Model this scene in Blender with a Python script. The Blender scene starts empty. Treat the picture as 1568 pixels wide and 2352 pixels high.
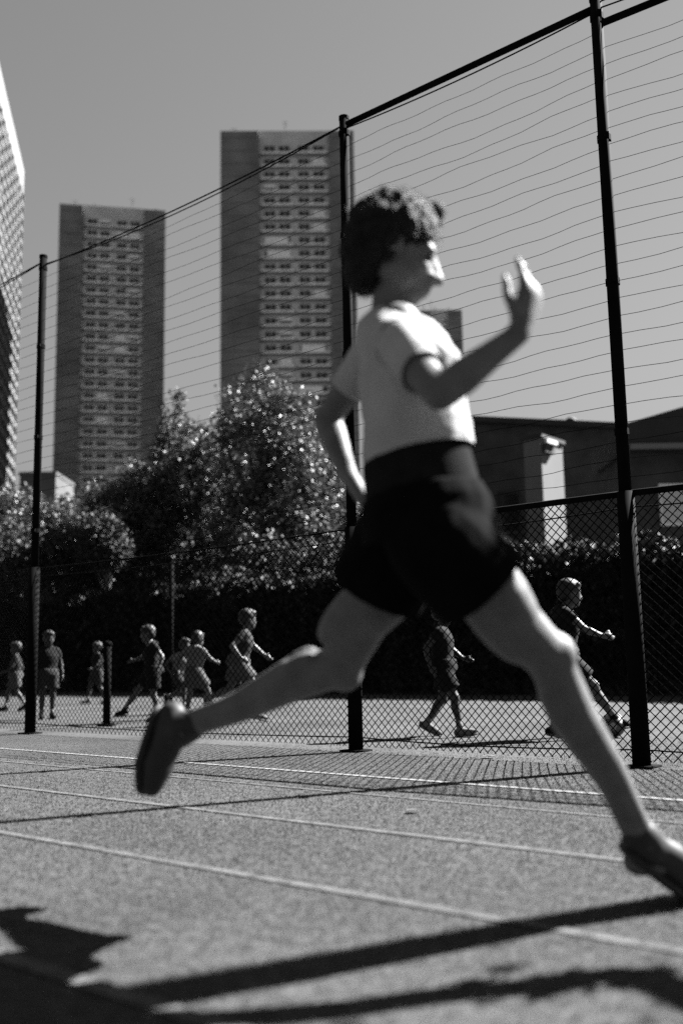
import bpy, bmesh, math, random
from mathutils import Vector, Matrix, noise, Quaternion
random.seed(7)
R = math.radians
scn = bpy.context.scene
col = scn.collection

# ------------------------------------------------------------------ camera
FPX, CAMH = 2300.0, 0.56
PITCH, ROLL = R(8.56), R(-1.0)
cd = bpy.data.cameras.new('camera'); cam = bpy.data.objects.new('camera', cd); col.objects.link(cam)
CM = Matrix.Rotation(math.pi / 2 + PITCH, 3, 'X') @ Matrix.Rotation(ROLL, 3, 'Z')
cam.matrix_world = Matrix.Translation((0, 0, CAMH)) @ CM.to_4x4()
cd.sensor_fit = 'VERTICAL'; cd.sensor_height = 36.0; cd.sensor_width = 24.0
cd.lens = 36.0 * FPX / 2352.0
cd.clip_start = 0.05; cd.clip_end = 6000
cd.dof.use_dof = True; cd.dof.focus_distance = 5.6; cd.dof.aperture_fstop = 1.4
scn.camera = cam

# ------------------------------------------------------------------ sky and sun (monochrome film behind a red filter)
SUN_AZ = math.atan2(0.883, 0.469)          # from +Y towards +X
SUN_EL = R(42.5)
w = bpy.data.worlds.new('World'); scn.world = w; w.use_nodes = True
nt = w.node_tree; nt.nodes.clear()
out = nt.nodes.new('ShaderNodeOutputWorld'); bg = nt.nodes.new('ShaderNodeBackground')
sky = nt.nodes.new('ShaderNodeTexSky'); sky.sky_type = 'NISHITA'; sky.sun_disc = False
sky.sun_elevation = SUN_EL; sky.sun_rotation = SUN_AZ
sky.air_density = 7.0; sky.dust_density = 0.6; sky.ozone_density = 10.0
sep = nt.nodes.new('ShaderNodeSeparateColor')
flt = nt.nodes.new('ShaderNodeMath'); flt.operation = 'MULTIPLY'; flt.inputs[1].default_value = 0.25   # filter factor for blue sky light
nt.links.new(sky.outputs[0], sep.inputs[0]); nt.links.new(sep.outputs[0], flt.inputs[0]); nt.links.new(flt.outputs[0], bg.inputs[0])
bg.inputs[1].default_value = 0.05
nt.links.new(bg.outputs[0], out.inputs[0])
sl = bpy.data.lights.new('sun', 'SUN'); sl.energy = 5.0; sl.angle = R(0.42); sl.color = (1, 1, 1)
so = bpy.data.objects.new('sun', sl); col.objects.link(so)
sundir = Vector((math.sin(SUN_AZ) * math.cos(SUN_EL), math.cos(SUN_AZ) * math.cos(SUN_EL), math.sin(SUN_EL)))
so.rotation_euler = sundir.to_track_quat('Z', 'Y').to_euler(); so.location = (8, 4, 12)
scn.view_settings.view_transform = 'Standard'; scn.view_settings.look = 'None'
scn.view_settings.exposure = 2.9; scn.view_settings.gamma = 1.0; scn.view_settings.use_curve_mapping = False
scn.cycles.max_bounces = 6; scn.cycles.transparent_max_bounces = 8
scn.cycles.use_denoising = False

# ------------------------------------------------------------------ helpers
def ray(px, py):
    return CM @ Vector(((px - 784) / FPX, -(py - 1176) / FPX, -1.0))
def G(px, py, z=0.0):
    d = ray(px, py); return Vector((0, 0, CAMH)) + d * ((z - CAMH) / d.z)
def P(px, py, Y):
    d = ray(px, py); return Vector((0, 0, CAMH)) + d * (Y / d.y)

def mat(name, c, rough=0.8, var=0.25, scale=6.0, bump=0.0, bscale=40.0, spec=0.3, stretch=None, trans=0.0):
    m = bpy.data.materials.new(name); m.use_nodes = True
    n = m.node_tree; b = n.nodes['Principled BSDF']
    b.inputs['Roughness'].default_value = rough
    b.inputs['Specular IOR Level'].default_value = spec
    tc = n.nodes.new('ShaderNodeTexCoord'); mp = n.nodes.new('ShaderNodeMapping')
    if stretch: mp.inputs['Scale'].default_value = stretch
    n.links.new(tc.outputs['Object'], mp.inputs[0])
    t = n.nodes.new('ShaderNodeTexNoise'); t.inputs['Scale'].default_value = scale; t.inputs['Detail'].default_value = 6
    n.links.new(mp.outputs[0], t.inputs['Vector'])
    r = n.nodes.new('ShaderNodeMapRange')
    r.inputs['From Min'].default_value = 0.3; r.inputs['From Max'].default_value = 0.7
    r.inputs['To Min'].default_value = c * (1 - var); r.inputs['To Max'].default_value = c * (1 + var)
    n.links.new(t.outputs['Fac'], r.inputs['Value']); n.links.new(r.outputs[0], b.inputs['Base Color'])
    if bump:
        t2 = n.nodes.new('ShaderNodeTexNoise'); t2.inputs['Scale'].default_value = bscale; t2.inputs['Detail'].default_value = 4
        n.links.new(mp.outputs[0], t2.inputs['Vector'])
        bp = n.nodes.new('ShaderNodeBump'); bp.inputs['Strength'].default_value = bump; bp.inputs['Distance'].default_value = 0.02
        n.links.new(t2.outputs['Fac'], bp.inputs['Height']); n.links.new(bp.outputs[0], b.inputs['Normal'])
    if trans:
        tr = n.nodes.new('ShaderNodeBsdfTranslucent'); n.links.new(r.outputs[0], tr.inputs['Color'])
        mx = n.nodes.new('ShaderNodeMixShader'); mx.inputs[0].default_value = trans
        n.links.new(b.outputs[0], mx.inputs[1]); n.links.new(tr.outputs[0], mx.inputs[2])
        n.links.new(mx.outputs[0], n.nodes['Material Output'].inputs['Surface'])
    return m

M = {
 'turf': None,
 'paint': mat('worn line paint', 0.05084, 0.85, 0.55, 16, 0.3, 300),
 'paint_bright': mat('fresh line paint', 0.1246, 0.85, 0.25, 9, 0.3, 300),
 'black_metal': mat('black coated steel', 0.003, 0.85, 0.3, 9, spec=0.03),
 'wire': mat('black wire', 0.004, 0.85, 0.2, 9, spec=0.03),
 'skin': mat('dark brown skin', 0.082, 0.6, 0.18, 22, 0.12, 260, spec=0.25),
 'shirt': mat('pale grey jersey cotton', 0.27, 0.9, 0.08, 12, 0.15, 500, spec=0.1),
 'shorts': mat('black cotton', 0.00328, 0.95, 0.25, 14, 0.15, 400, spec=0.02),
 'band': mat('dark grey ribbed waistband', 0.009, 0.95, 0.2, 30, 0.2, 300, spec=0.02),
 'hair': mat('black curly hair', 0.008, 0.75, 0.3, 90, 0.8, 160, spec=0.2),
 'shoe': mat('black shoe leather', 0.012, 0.6, 0.25, 30, spec=0.3),
 'sole': mat('white rubber sole', 0.55, 0.7, 0.1, 30),
 'bark': mat('bark', 0.06, 0.95, 0.4, 9, 0.6, 30),
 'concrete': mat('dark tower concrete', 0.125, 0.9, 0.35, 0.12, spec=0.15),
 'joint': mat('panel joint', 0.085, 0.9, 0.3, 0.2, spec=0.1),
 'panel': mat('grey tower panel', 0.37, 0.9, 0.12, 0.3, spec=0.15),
 'ledge': mat('pale concrete ledge', 0.62, 0.9, 0.2, 0.5, spec=0.1),
 'frame': mat('window frame', 0.42, 0.6, 0.1, 2),
 'glass': mat('dark window glass', 0.012, 0.2, 0.4, 0.2, spec=0.5),
 'blind': mat('white blind', 0.62, 0.8, 0.1, 1),
 'white': mat('white render', 0.5, 0.85, 0.1, 0.5),
 'annex': mat('sunlit grey render', 0.09971, 0.9, 0.12, 0.8),
 'slab': mat('weathered slab concrete', 0.0574, 0.9, 0.2, 0.4), 'slab_white': mat('slab edge paint', 0.123, 0.9, 0.1, 0.4),
 'roof': mat('dark roof sheet', 0.018, 0.8, 0.3, 1.5),
 'brick': mat('dark brick', 0.04, 0.9, 0.3, 2.0, spec=0.15),
 'wall': mat('stained dark wall', 0.05, 0.95, 0.5, 1.2, 0.3, 14, spec=0.1),
 'ivy': mat('ivy leaf', 0.009, 0.6, 0.5, 3, spec=0.2, trans=0.15),
 'leaf': mat('glossy tree leaf', 0.041, 0.46, 0.5, 2.0, spec=0.45, trans=0.25),
 'leaf_dark': mat('dark conifer leaf', 0.02, 0.6, 0.4, 2.0, spec=0.3, trans=0.1),
 'ball': mat('worn football', 0.0456, 0.5, 0.3, 22),
 'ballspot': mat('white football panel', 0.228, 0.5, 0.1, 12),
}
def kidmat(n, c): return mat(n, c, 0.9, 0.15, 14, 0.15, 200, spec=0.1)
M['k_dark'] = kidmat('dark cotton', 0.00738); M['k_mid'] = kidmat('mid grey cotton', 0.02214)
M['k_light'] = kidmat('light grey cotton', 0.05166); M['k_white'] = kidmat('white cotton', 0.09594)
M['k_skin'] = mat('light skin', 0.04797, 0.55, 0.1, 20, spec=0.3)
M['k_skin_dark'] = mat('brown skin', 0.02214, 0.55, 0.1, 20, spec=0.3)
M['k_hair'] = mat('dark hair', 0.008, 0.6, 0.3, 60, spec=0.3)

def tag(o, label=None, cat=None, group=None, kind=None):
    if label: o['label'] = label
    if cat: o['category'] = cat
    if group: o['group'] = group
    if kind: o['kind'] = kind
    return o
def link(name, me, m=None, parent=None, smooth=False):
    o = bpy.data.objects.new(name, me); col.objects.link(o)
    if m is not None and not me.materials: me.materials.append(m)
    if parent: o.parent = parent
    if smooth:
        for p in me.polygons: p.use_smooth = True
    return o
def empty(name, loc=(0, 0, 0), rz=0.0):
    o = bpy.data.objects.new(name, None); col.objects.link(o); o.location = loc; o.rotation_euler = (0, 0, rz)
    o.empty_display_size = 0.1; return o
def share(src, parent, loc=None):
    o = src.copy(); col.objects.link(o); o.parent = parent
    if loc is not None: o.location = loc
    return o

class MB:
    def __init__(s): s.v = []; s.f = []
    def quad(s, a, b, c, d):
        k = len(s.v); s.v += [tuple(a), tuple(b), tuple(c), tuple(d)]; s.f.append((k, k+1, k+2, k+3))
    def box(s, x0, x1, y0, y1, z0, z1):
        k = len(s.v)
        s.v += [(x0,y0,z0),(x1,y0,z0),(x1,y1,z0),(x0,y1,z0),(x0,y0,z1),(x1,y0,z1),(x1,y1,z1),(x0,y1,z1)]
        s.f += [(k,k+3,k+2,k+1),(k+4,k+5,k+6,k+7),(k,k+1,k+5,k+4),(k+1,k+2,k+6,k+5),(k+2,k+3,k+7,k+6),(k+3,k,k+4,k+7)]
    def prism(s, poly, y0, y1):
        k = len(s.v); n = len(poly)
        s.v += [(x, y0, z) for x, z in poly] + [(x, y1, z) for x, z in poly]
        s.f.append(tuple(k+i for i in range(n))); s.f.append(tuple(k+n+i for i in reversed(range(n))))
        for i in range(n):
            j = (i+1) % n; s.f.append((k+i, k+n+i, k+n+j, k+j))
    def tube(s, pts, rad, n=8, ratio=None, ref=None, round_end=True):
        """loft through pts; rad per point, ratio squashes the second axis (direction nearest ref stays full)"""
        pts = [Vector(p) for p in pts]
        if not hasattr(rad, '__len__'): rad = [rad] * len(pts)
        ratio = ratio or [1.0] * len(pts)
        rings = []
        for i, p in enumerate(pts):
            t = (pts[min(i+1, len(pts)-1)] - pts[max(i-1, 0)]).normalized()
            rr = Vector(ref) if ref is not None else (Vector((0, 0, 1)) if abs(t.z) < 0.9 else Vector((0, 1, 0)))
            a = (rr - t * rr.dot(t)).normalized(); b = t.cross(a)
            rings.append((p, a, b, t, rad[i], ratio[i]))
        full = []
        if round_end:
            p, a, b, t, r, q = rings[0]
            for ph in (0.95, 0.72, 0.4): full.append((p - t * r * q**.5 * math.sin(ph*math.pi/2), a, b, r * math.cos(ph*math.pi/2), q))
        for p, a, b, t, r, q in rings: full.append((p, a, b, r, q))
        if round_end:
            p, a, b, t, r, q = rings[-1]
            for ph in (0.4, 0.72, 0.95): full.append((p + t * r * q**.5 * math.sin(ph*math.pi/2), a, b, r * math.cos(ph*math.pi/2), q))
        k = len(s.v)
        for p, a, b, r, q in full:
            for j in range(n):
                an = 2 * math.pi * j / n
                s.v.append(tuple(p + a * r * math.cos(an) + b * r * q * math.sin(an)))
        for i in range(len(full) - 1):
            for j in range(n):
                j2 = (j+1) % n
                s.f.append((k+i*n+j, k+i*n+j2, k+(i+1)*n+j2, k+(i+1)*n+j))
        s.f.append(tuple(k+j for j in reversed(range(n)))); e = k + (len(full)-1)*n
        s.f.append(tuple(e+j for j in range(n)))
    def ell(s, c, r, rot=None, nu=14, nv=9):
        c = Vector(c); k = len(s.v); rot = rot or Matrix.Identity(3)
        for i in range(1, nv):
            th = math.pi * i / nv
            for j in range(nu):
                ph = 2 * math.pi * j / nu
                s.v.append(tuple(c + rot @ Vector((r[0]*math.sin(th)*math.cos(ph), r[1]*math.sin(th)*math.sin(ph), r[2]*math.cos(th)))))
        top = len(s.v); s.v.append(tuple(c + rot @ Vector((0, 0, r[2])))); s.v.append(tuple(c + rot @ Vector((0, 0, -r[2]))))
        for i in range(nv - 2):
            for j in range(nu):
                j2 = (j+1) % nu; s.f.append((k+i*nu+j, k+(i+1)*nu+j, k+(i+1)*nu+j2, k+i*nu+j2))
        for j in range(nu):
            j2 = (j+1) % nu
            s.f.append((top, k+j, k+j2)); s.f.append((top+1, k+(nv-2)*nu+j2, k+(nv-2)*nu+j))
    def mesh(s, name):
        me = bpy.data.meshes.new(name); me.from_pydata(s.v, [], s.f); me.update(); return me
    def build(s, name, m=None, parent=None, smooth=False):
        return link(name, s.mesh(name), m, parent, smooth)
    def organic(s, name, m, parent, voxel, it=6, fac=0.5, fold=0.0, fscale=12.0, fstretch=(1, 1, 1)):
        """melt the shapes into one continuous surface"""
        me0 = s.mesh(name + '_raw'); o = bpy.data.objects.new('tmp', me0); col.objects.link(o)
        md = o.modifiers.new('r', 'REMESH'); md.mode = 'VOXEL'; md.voxel_size = voxel; md.adaptivity = 0.0
        if it:
            sm = o.modifiers.new('s', 'SMOOTH'); sm.factor = fac; sm.iterations = it
        dg = bpy.context.evaluated_depsgraph_get(); dg.update()
        me = bpy.data.meshes.new_from_object(o.evaluated_get(dg)); me.name = name
        bpy.data.objects.remove(o); bpy.data.meshes.remove(me0)
        if fold:
            nn = [v.normal.copy() for v in me.vertices]
            for v, q in zip(me.vertices, nn):
                c = Vector((v.co.x*fstretch[0], v.co.y*fstretch[1], v.co.z*fstretch[2])) * fscale
                k = noise.noise(c) + 0.35 * (1 - abs(noise.noise(c * 1.9 + Vector((3, 1, 2))))*2)
                v.co += q * fold * k
        me.materials.clear()
        return link(name, me, m, parent, True)

# ------------------------------------------------------------------ ground
def turf_mat():
    m = bpy.data.materials.new('sand dressed turf'); m.use_nodes = True
    n = m.node_tree; b = n.nodes['Principled BSDF']; b.inputs['Roughness'].default_value = 0.95
    b.inputs['Specular IOR Level'].default_value = 0.1
    tc = n.nodes.new('ShaderNodeTexCoord')
    def no(sc, det, st=None):
        t = n.nodes.new('ShaderNodeTexNoise'); t.inputs['Scale'].default_value = sc; t.inputs['Detail'].default_value = det
        if st:
            mp = n.nodes.new('ShaderNodeMapping'); mp.inputs['Scale'].default_value = st
            mp.inputs['Rotation'].default_value = (0, 0, R(40)); n.links.new(tc.outputs['Object'], mp.inputs[0]); n.links.new(mp.outputs[0], t.inputs['Vector'])
        else: n.links.new(tc.outputs['Object'], t.inputs['Vector'])
        return t
    a = no(0.9, 5); c = no(26, 6); d = no(170, 4)
    def ma(op, x, y):
        q = n.nodes.new('ShaderNodeMath'); q.operation = op
        for i, z in enumerate((x, y)):
            if isinstance(z, (int, float)): q.inputs[i].default_value = z
            else: n.links.new(z, q.inputs[i])
        return q.outputs[0]
    s = ma('ADD', ma('MULTIPLY', a.outputs[0], 0.6), ma('ADD', ma('MULTIPLY', c.outputs[0], 0.75), ma('MULTIPLY', d.outputs[0], 0.6)))
    r = n.nodes.new('ShaderNodeMapRange'); r.inputs['From Min'].default_value = 0.68; r.inputs['From Max'].default_value = 1.28
    r.inputs['To Min'].default_value = 0.012; r.inputs['To Max'].default_value = 0.070
    n.links.new(s, r.inputs['Value']); n.links.new(r.outputs[0], b.inputs['Base Color'])
    bp = n.nodes.new('ShaderNodeBump'); bp.inputs['Strength'].default_value = 0.5; bp.inputs['Distance'].default_value = 0.01
    n.links.new(ma('ADD', c.outputs[0], ma('MULTIPLY', d.outputs[0], 0.6)), bp.inputs['Height']); n.links.new(bp.outputs[0], b.inputs['Normal'])
    return m
M['turf'] = turf_mat()
mb = MB(); mb.quad((-3000, -3000, 0), (3000, -3000, 0), (3000, 3000, 0), (-3000, 3000, 0))
tag(mb.build('ground', M['turf']), 'pale sand dressed sports pitch', None, None, 'structure'); 

FD = Vector((1.456, -1.236, 0)).normalized()          # direction of the fence and the painted lines
FN = Vector((-FD.y, FD.x, 0))
def line(label, p, t0, t1, wd, z, m='paint'):
    p = Vector(p); mb = MB(); n = 40
    for i in range(n):
        a = p + FD * (t0 + (t1-t0)*i/n); b = p + FD * (t0 + (t1-t0)*(i+1)/n)
        mb.quad(*[Vector((q.x, q.y, z)) for q in (a - FN*wd/2, b - FN*wd/2, b + FN*wd/2, a + FN*wd/2)])
    return tag(mb.build('pitch_line', M[m]), label, None, None, 'structure')
line('faded white pitch line in the middle of the ground', G(500, 1866), -9, 5, 0.036, 0.004)
line('faded white pitch line nearest the runner', G(575, 2014), -9, 4, 0.034, 0.004)
line('bright white pitch line just in front of the fence', G(1150, 1808), -12, 5, 0.045, 0.004, 'paint_bright')
line('white pitch line in the near left corner', G(220, 2268), -6, 3, 0.045, 0.004)
line('very faint pitch line between fence line and middle line', G(1100, 1850), -9, 5, 0.018, 0.004)

# ------------------------------------------------------------------ the fence
PL, PM, PR = Vector((-2.72, 8.83, 0)), Vector((0.065, 6.532, 0)), Vector((1.521, 5.296, 0))
PL2 = PL + (PL - PM)
BD = Vector((0.815, -0.58, 0)).normalized()
PR2 = PR + BD * 2.40; PR3 = PR2 + BD * 2.40
HT, HL = 4.33, 1.42
fence = empty('sports_fence', PM)
tag(fence, 'tall black steel pitch fence with chain link below and wire net above', 'fence')
def FL(p, z=0.0): return Vector((p.x - PM.x, p.y - PM.y, z))
for p in (PL2, PL, PM, PR, PR2, PR3):
    mb = MB(); b = FL(p)
    mb.tube([b + Vector((0, 0, HL - 0.02)), b + Vector((0, 0, HT))], 0.034, 14, round_end=False)
    po = mb.build('post', M['black_metal'], fence, True)
    mb = MB(); mb.tube([(0, 0, 0), (0, 0, HL + .02)], 0.047, 24, round_end=False)
    mb.box(-0.075, 0.075, -0.075, 0.075, 0, 0.012)
    for zc in (1.75, 2.6, 3.45, 4.2):
        mc = MB(); mc.tube([b + Vector((0, 0, zc)), b + Vector((0, 0, zc + .035))], 0.040, 12, round_end=False); mc.box(b.x-.012, b.x+.012, b.y-.062, b.y-.036, zc+.005, zc+.03)
        mc.build('clamp', M['black_metal'], po)
    lp = mb.build('post_sleeve', M['black_metal'], po, True); lp.location = b; lp.rotation_euler = (0, 0, math.atan2(FD.y, FD.x))
    mb = MB(); mb.tube([b + Vector((0, 0, HT - 0.01)), b + Vector((0, 0, HT + 0.015))], 0.038, 10, round_end=False); mb.build('cap', M['black_metal'], po)
def rail(name, a, za, b, zb, r, sag=0.0, off=0.0, n=8, seg=14):
    mb = MB(); A, B = FL(a, za), FL(b, zb)
    mb.tube([A.lerp(B, i/seg) + FN*off - Vector((0, 0, sag*4*(i/seg)*(1-i/seg))) for i in range(seg+1)], r, n, round_end=False)
    return mb.build(name, M['black_metal'], fence, True)
rail('top_rail', PM, HT-0.05, PR, HT-0.05, 0.021); rail('top_rail', PR, 4.17, PR2, 4.20, 0.021); rail('top_rail', PR2, 4.20, PR3, 4.2, 0.021)
for a, b in ((PL2, PL), (PL, PM)):
    rail('cable', a, HT-0.10, b, HT-0.06, 0.006, 0.05, -0.02, 6); rail('cable', a, HT-0.06, b, HT-0.03, 0.005, 0.09, 0.02, 6)
rail('cable', PM, HT-0.09, PR, HT-0.09, 0.005, 0.03, -0.02, 6); rail('cable', PR, HT-0.02, PR2, HT+0.05, 0.005, 0.03, 0, 6); rail('cable', PR, HT-0.06, PR2, HT-0.02, 0.005, 0.04, 0, 6)
bays = ((PL2, PL), (PL, PM), (PM, PR), (PR, PR2), (PR2, PR3))
for a, b in bays:
    if a in (PL2, PL): rail('cable', a, HL+0.01, b, HL+0.01, 0.006, 0.015)
    else: rail('middle_rail', a, HL+0.01, b, HL+0.01, 0.018)
    rail('cable', a, HL-0.06, b, HL-0.06, 0.004, 0.02, 0.03, 6); rail('cable', a, 0.09, b, 0.09, 0.004, 0.02, 0.0, 6)
for a, b in bays:                                    # upper net: one strand every ten centimetres
    top = HT - 0.14 if a is not PR else 4.1
    k = 0; z = HL + 0.10
    while z < top:
        mb = MB(); seg = 18; A, B = FL(a, z), FL(b, z); ph = random.uniform(0, 6.28); ph2 = random.uniform(0, 6.28); sg = random.uniform(0.0, 0.02)
        pts = []
        for i in range(seg+1):
            t = i/seg
            pts.append(A.lerp(B, t) - Vector((0, 0, sg*4*t*(1-t))) + Vector((0, 0, 0.007*math.sin(ph + t*9) + 0.005*math.sin(ph2 + t*27))) * min(1, 8*t*(1-t)) + FN*0.012*math.sin(ph2+t*7))
        mb.tube(pts, 0.0017, 4, round_end=False)
        mb.build('net_strand', M['wire'], fence); z += 0.1; k += 1
def diamond(a, b):
    A, B = FL(a), FL(b); L = (B - A).length; d = (B - A).normalized(); n = Vector((-d.y, d.x, 0)); z0, z1 = 0.03, HL
    H = z1 - z0; mb = MB(); st = 0.052
    for sgn in (1, -1):
        x = -H if sgn > 0 else 0.0
        end = L if sgn > 0 else L + H
        while x < end:
            xs, zs = x, z0; xe, ze = x + sgn*H, z1
            if sgn > 0:
                if xs < 0: zs = z0 - xs; xs = 0
                if xe > L: ze = z1 - (xe - L); xe = L
            else:
                if xs > L: zs = z0 + (xs - L); xs = L
                if xe < 0: ze = z1 + xe; xe = 0
            if ze - zs > 0.01:
                m = max(2, int((ze-zs)/0.18)); w1 = random.uniform(0, 6)
                pts = [A + d*(xs + (xe-xs)*i/m) + n*(0.002*sgn + 0.012*math.sin(2.3*(xs + (xe-xs)*i/m)+0.7) ) + Vector((0, 0, zs + (ze-zs)*i/m)) for i in range(m+1)]
                mb.tube(pts, 0.0030, 4, round_end=False)
            x += st + random.uniform(-.003, .003)
    return tag(mb.build('chain_link', M['wire'], fence), kind='stuff')
for a, b in bays: diamond(a, b)

# ------------------------------------------------------------------ towers far behind
def tower(name, label, px0, px1, ytop, Y, cx0, cx1, rows, floor_h, rz=0.0, seed=1):
    rnd = random.Random(seed)
    A, B = P(px0, 1400, Y), P(px1, 1400, Y); top = P((px0+px1)/2, ytop, Y).z
    wd = B.x - A.x; x0 = A.x
    t = empty(name, (x0 + wd/2, Y, 0), rz); tag(t, label, 'tower', 'towers beyond the trees')
    c0 = (cx0 - (px0+px1)/2) / FPX * Y; c1 = (cx1 - (px0+px1)/2) / FPX * Y; hw = wd/2
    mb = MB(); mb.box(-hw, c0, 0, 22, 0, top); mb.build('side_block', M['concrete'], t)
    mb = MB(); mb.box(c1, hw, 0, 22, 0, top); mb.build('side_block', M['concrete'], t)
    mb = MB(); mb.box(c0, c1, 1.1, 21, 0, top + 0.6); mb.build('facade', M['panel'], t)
    mb = MB(); mb.box(c0+.3, c1-.3, 4, 16, top + 0.6, top + 1.6); mb.box(-hw+1, c0-1, 2, 9, top, top+.8); mb.box(c0+2, c0+2.2, 6, 6.2, top+1.6, top+3.4); mb.build('plant_room', M['concrete'], t)
    for ax_, ah in ((rnd.uniform(-hw+1, c0-1), 3.4), (rnd.uniform(c1-.5, hw-1), 2.6), (rnd.uniform(c0, c1), 5.0)):
        ma_ = MB(); ma_.tube([(ax_, 5, top), (ax_, 5, top + ah)], .06, 6, round_end=False)
        for zz in (.95, .8): ma_.tube([(ax_-.7*zz, 5, top + ah*zz), (ax_+.7*zz, 5, top + ah*zz)], .04, 5, round_end=False)
        ma_.build('aerial', M['roof'], t)
    cw = c1 - c0
    ml = MB(); ml.box(-cw/2+.05, cw/2-.05, -0.16, 0, -1.1, -0.42); lm = ml.mesh('shade_band'); lm.materials.append(M['concrete'])  # dark strip painted in for the shade below each ledge
    mp = MB(); mp.box(-cw/4+.3, cw/4-.3, -0.5, 0, -0.40, -0.06); pm = mp.mesh('ledge'); pm.materials.append(M['ledge'])
    ww, wh = cw*0.155, 1.35
    for a_, b_ in ((-hw, c0), (c1, hw)):
        mj = MB(); mj.box(a_+.02, b_-.02, -0.05, 0, 0, .16); jm = mj.mesh('panel_joint'); jm.materials.append(M['joint'])
        for i in range(int(rows)+2):
            link('panel_joint', jm, None, t).location = (0, 0, top - 1.6 - i*floor_h)
    mf = MB()
    mf.box(-ww/2-.14, -ww/2, -0.12, 0, -.04, wh+.12); mf.box(ww/2, ww/2+.14, -0.12, 0, -.04, wh+.12)
    mf.box(-ww/2, ww/2, -0.12, 0, wh, wh+.12); mf.box(-ww/2, ww/2, -0.12, 0, -.04, .06); mf.box(-.05, .05, -0.09, 0, .06, wh)
    fm = mf.mesh('window'); fm.materials.append(M['frame'])
    mg = MB(); mg.box(-ww/2, ww/2, -0.04, -0.01, .06, wh); gm = mg.mesh('pane'); gm.materials.append(M['glass'])
    mbd = MB(); mbd.box(-ww/2, ww/2, -0.08, -0.045, .06, wh); bm_ = mbd.mesh('blind'); bm_.materials.append(M['blind'])
    mw = MB(); mw.box(-ww*1.05, ww*1.05, -0.3, -0.14, -0.05, wh*.95); wm_ = mw.mesh('awning'); wm_.materials.append(M['blind'])
    for i in range(rows):
        z = top - 4.2 - i*floor_h
        s_ = link('shade_band', lm, None, t); s_.location = ((c0+c1)/2, 1.1, z)
        for k in (-1, 1):
            q = link('ledge', pm, None, t); q.location = ((c0+c1)/2 + k*cw/4, 1.1, z + rnd.uniform(-.05, .05)); q.scale.y = rnd.choice((.6, .8, 1, 1.15))
        skip = None
        if rnd.random() < .2:
            f = rnd.choice((.25, .72)); skip = f; o = link('awning', wm_, None, t); o.location = (c0 + cw*f + rnd.uniform(-.4, .4), 1.1, z)
        for f in (0.15, 0.36, 0.635, 0.85):
            o = link('window', fm, None, t); o.location = (c0 + cw*f, 1.1, z)
            link('pane', gm, None, o)
            if rnd.random() < 0.2:
                b = link('blind', bm_, None, o)
                if rnd.random() < 0.6: b.scale.z = 0.5; b.location.z = wh*0.5
    return t
tower('residential_tower', 'widest tall residential tower with a pale window strip, behind the middle fence post', 506, 834, 300, 196, 600, 772, 21, 2.9, R(1.5), 3)
tower('residential_tower', 'shorter looking residential tower standing between the left and middle fence posts', 118, 370, 476, 225, 174, 318, 26, 2.84, R(11), 5)
tower('residential_tower', 'small distant tower top showing beside the runner\'s chest', 985, 1085, 712, 300, 985+24, 1085-34, 10, 2.9, 0, 9)

# slab tower at the left edge: its long face runs away from the camera and catches the sun
Yf = 208.0; cf = P(52, 392, Yf); hs = cf.z
slab = empty('slab_tower', (cf.x, Yf, 0), math.atan2(-0.202, 1.0) * -1)
tag(slab, 'sunlit slab tower with white parapet cut off by the left edge', 'tower')
# local -Y runs towards the camera along the facade, local +X is the lit face
Ls = 64.0
mb = MB(); mb.box(-22, 0, -Ls, 0, 0, hs - 6.0); mb.build('wall', M['slab'], slab)
mb = MB(); mb.box(-22.2, 0.35, -Ls-.2, 0.2, hs - 6.0, hs); mb.build('parapet', M['slab_white'], slab)
m1 = MB(); m1.box(-0.02, 0.12, -Ls+.4, -0.5, 0, 1.5); wmz = m1.mesh('window_band'); wmz.materials.append(M['glass'])
m2 = MB(); m2.box(-0.02, 0.5, -Ls+.2, -0.2, 0, 0.9); bmz = m2.mesh('balcony_band'); bmz.materials.append(M['slab_white'])
for i in range(33):
    z = hs - 8.2 - i*2.9
    if z < 6: break
    link('window_band', wmz, None, slab).location = (0, 0, z); link('balcony_band', bmz, None, slab).location = (0, 0, z - 1.1)
m3 = MB(); m3.box(0, 0.62, -0.25, 0.25, 4, hs - 6.1); pmz = m3.mesh('pier'); pmz.materials.append(M['slab'])
for i in range(14):
    link('pier', pmz, None, slab).location = (0, -0.9 - i*4.4, 0)
m4 = MB(); m4.box(0, 0.3, -1.3, 1.3, 0, 1.5); smz = m4.mesh('shutter'); smz.materials.append(M['slab_white'])
for i in range(70):
    a = random.randrange(33); z = hs - 8.2 - a*2.9
    if z > 6: link('shutter', smz, None, slab).location = (0, -3.1 - 4.4*random.randrange(13), z)

# low pale block between slab and tower at the left
lb = empty('low_block', (P(80, 1100, 120).x, 120, 0)); tag(lb, 'low pale building peeking above the trees by the left fence post', 'building')
zt = P(60, 1092, 120).z
mb = MB(); mb.box(-1.8, 2.6, 0, 8, 0, zt); mb.build('wall', M['slab'], lb)
mb = MB(); mb.box(-1.9, 2.7, -.2, 8.2, zt, zt+.4); mb.build('roof', M['slab'], lb)
mb = MB(); mb.box(-1.2, 0.8, -0.05, .05, zt-5.2, zt-2.0); mb.build('wall_panel', M['ledge'], lb)

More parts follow.
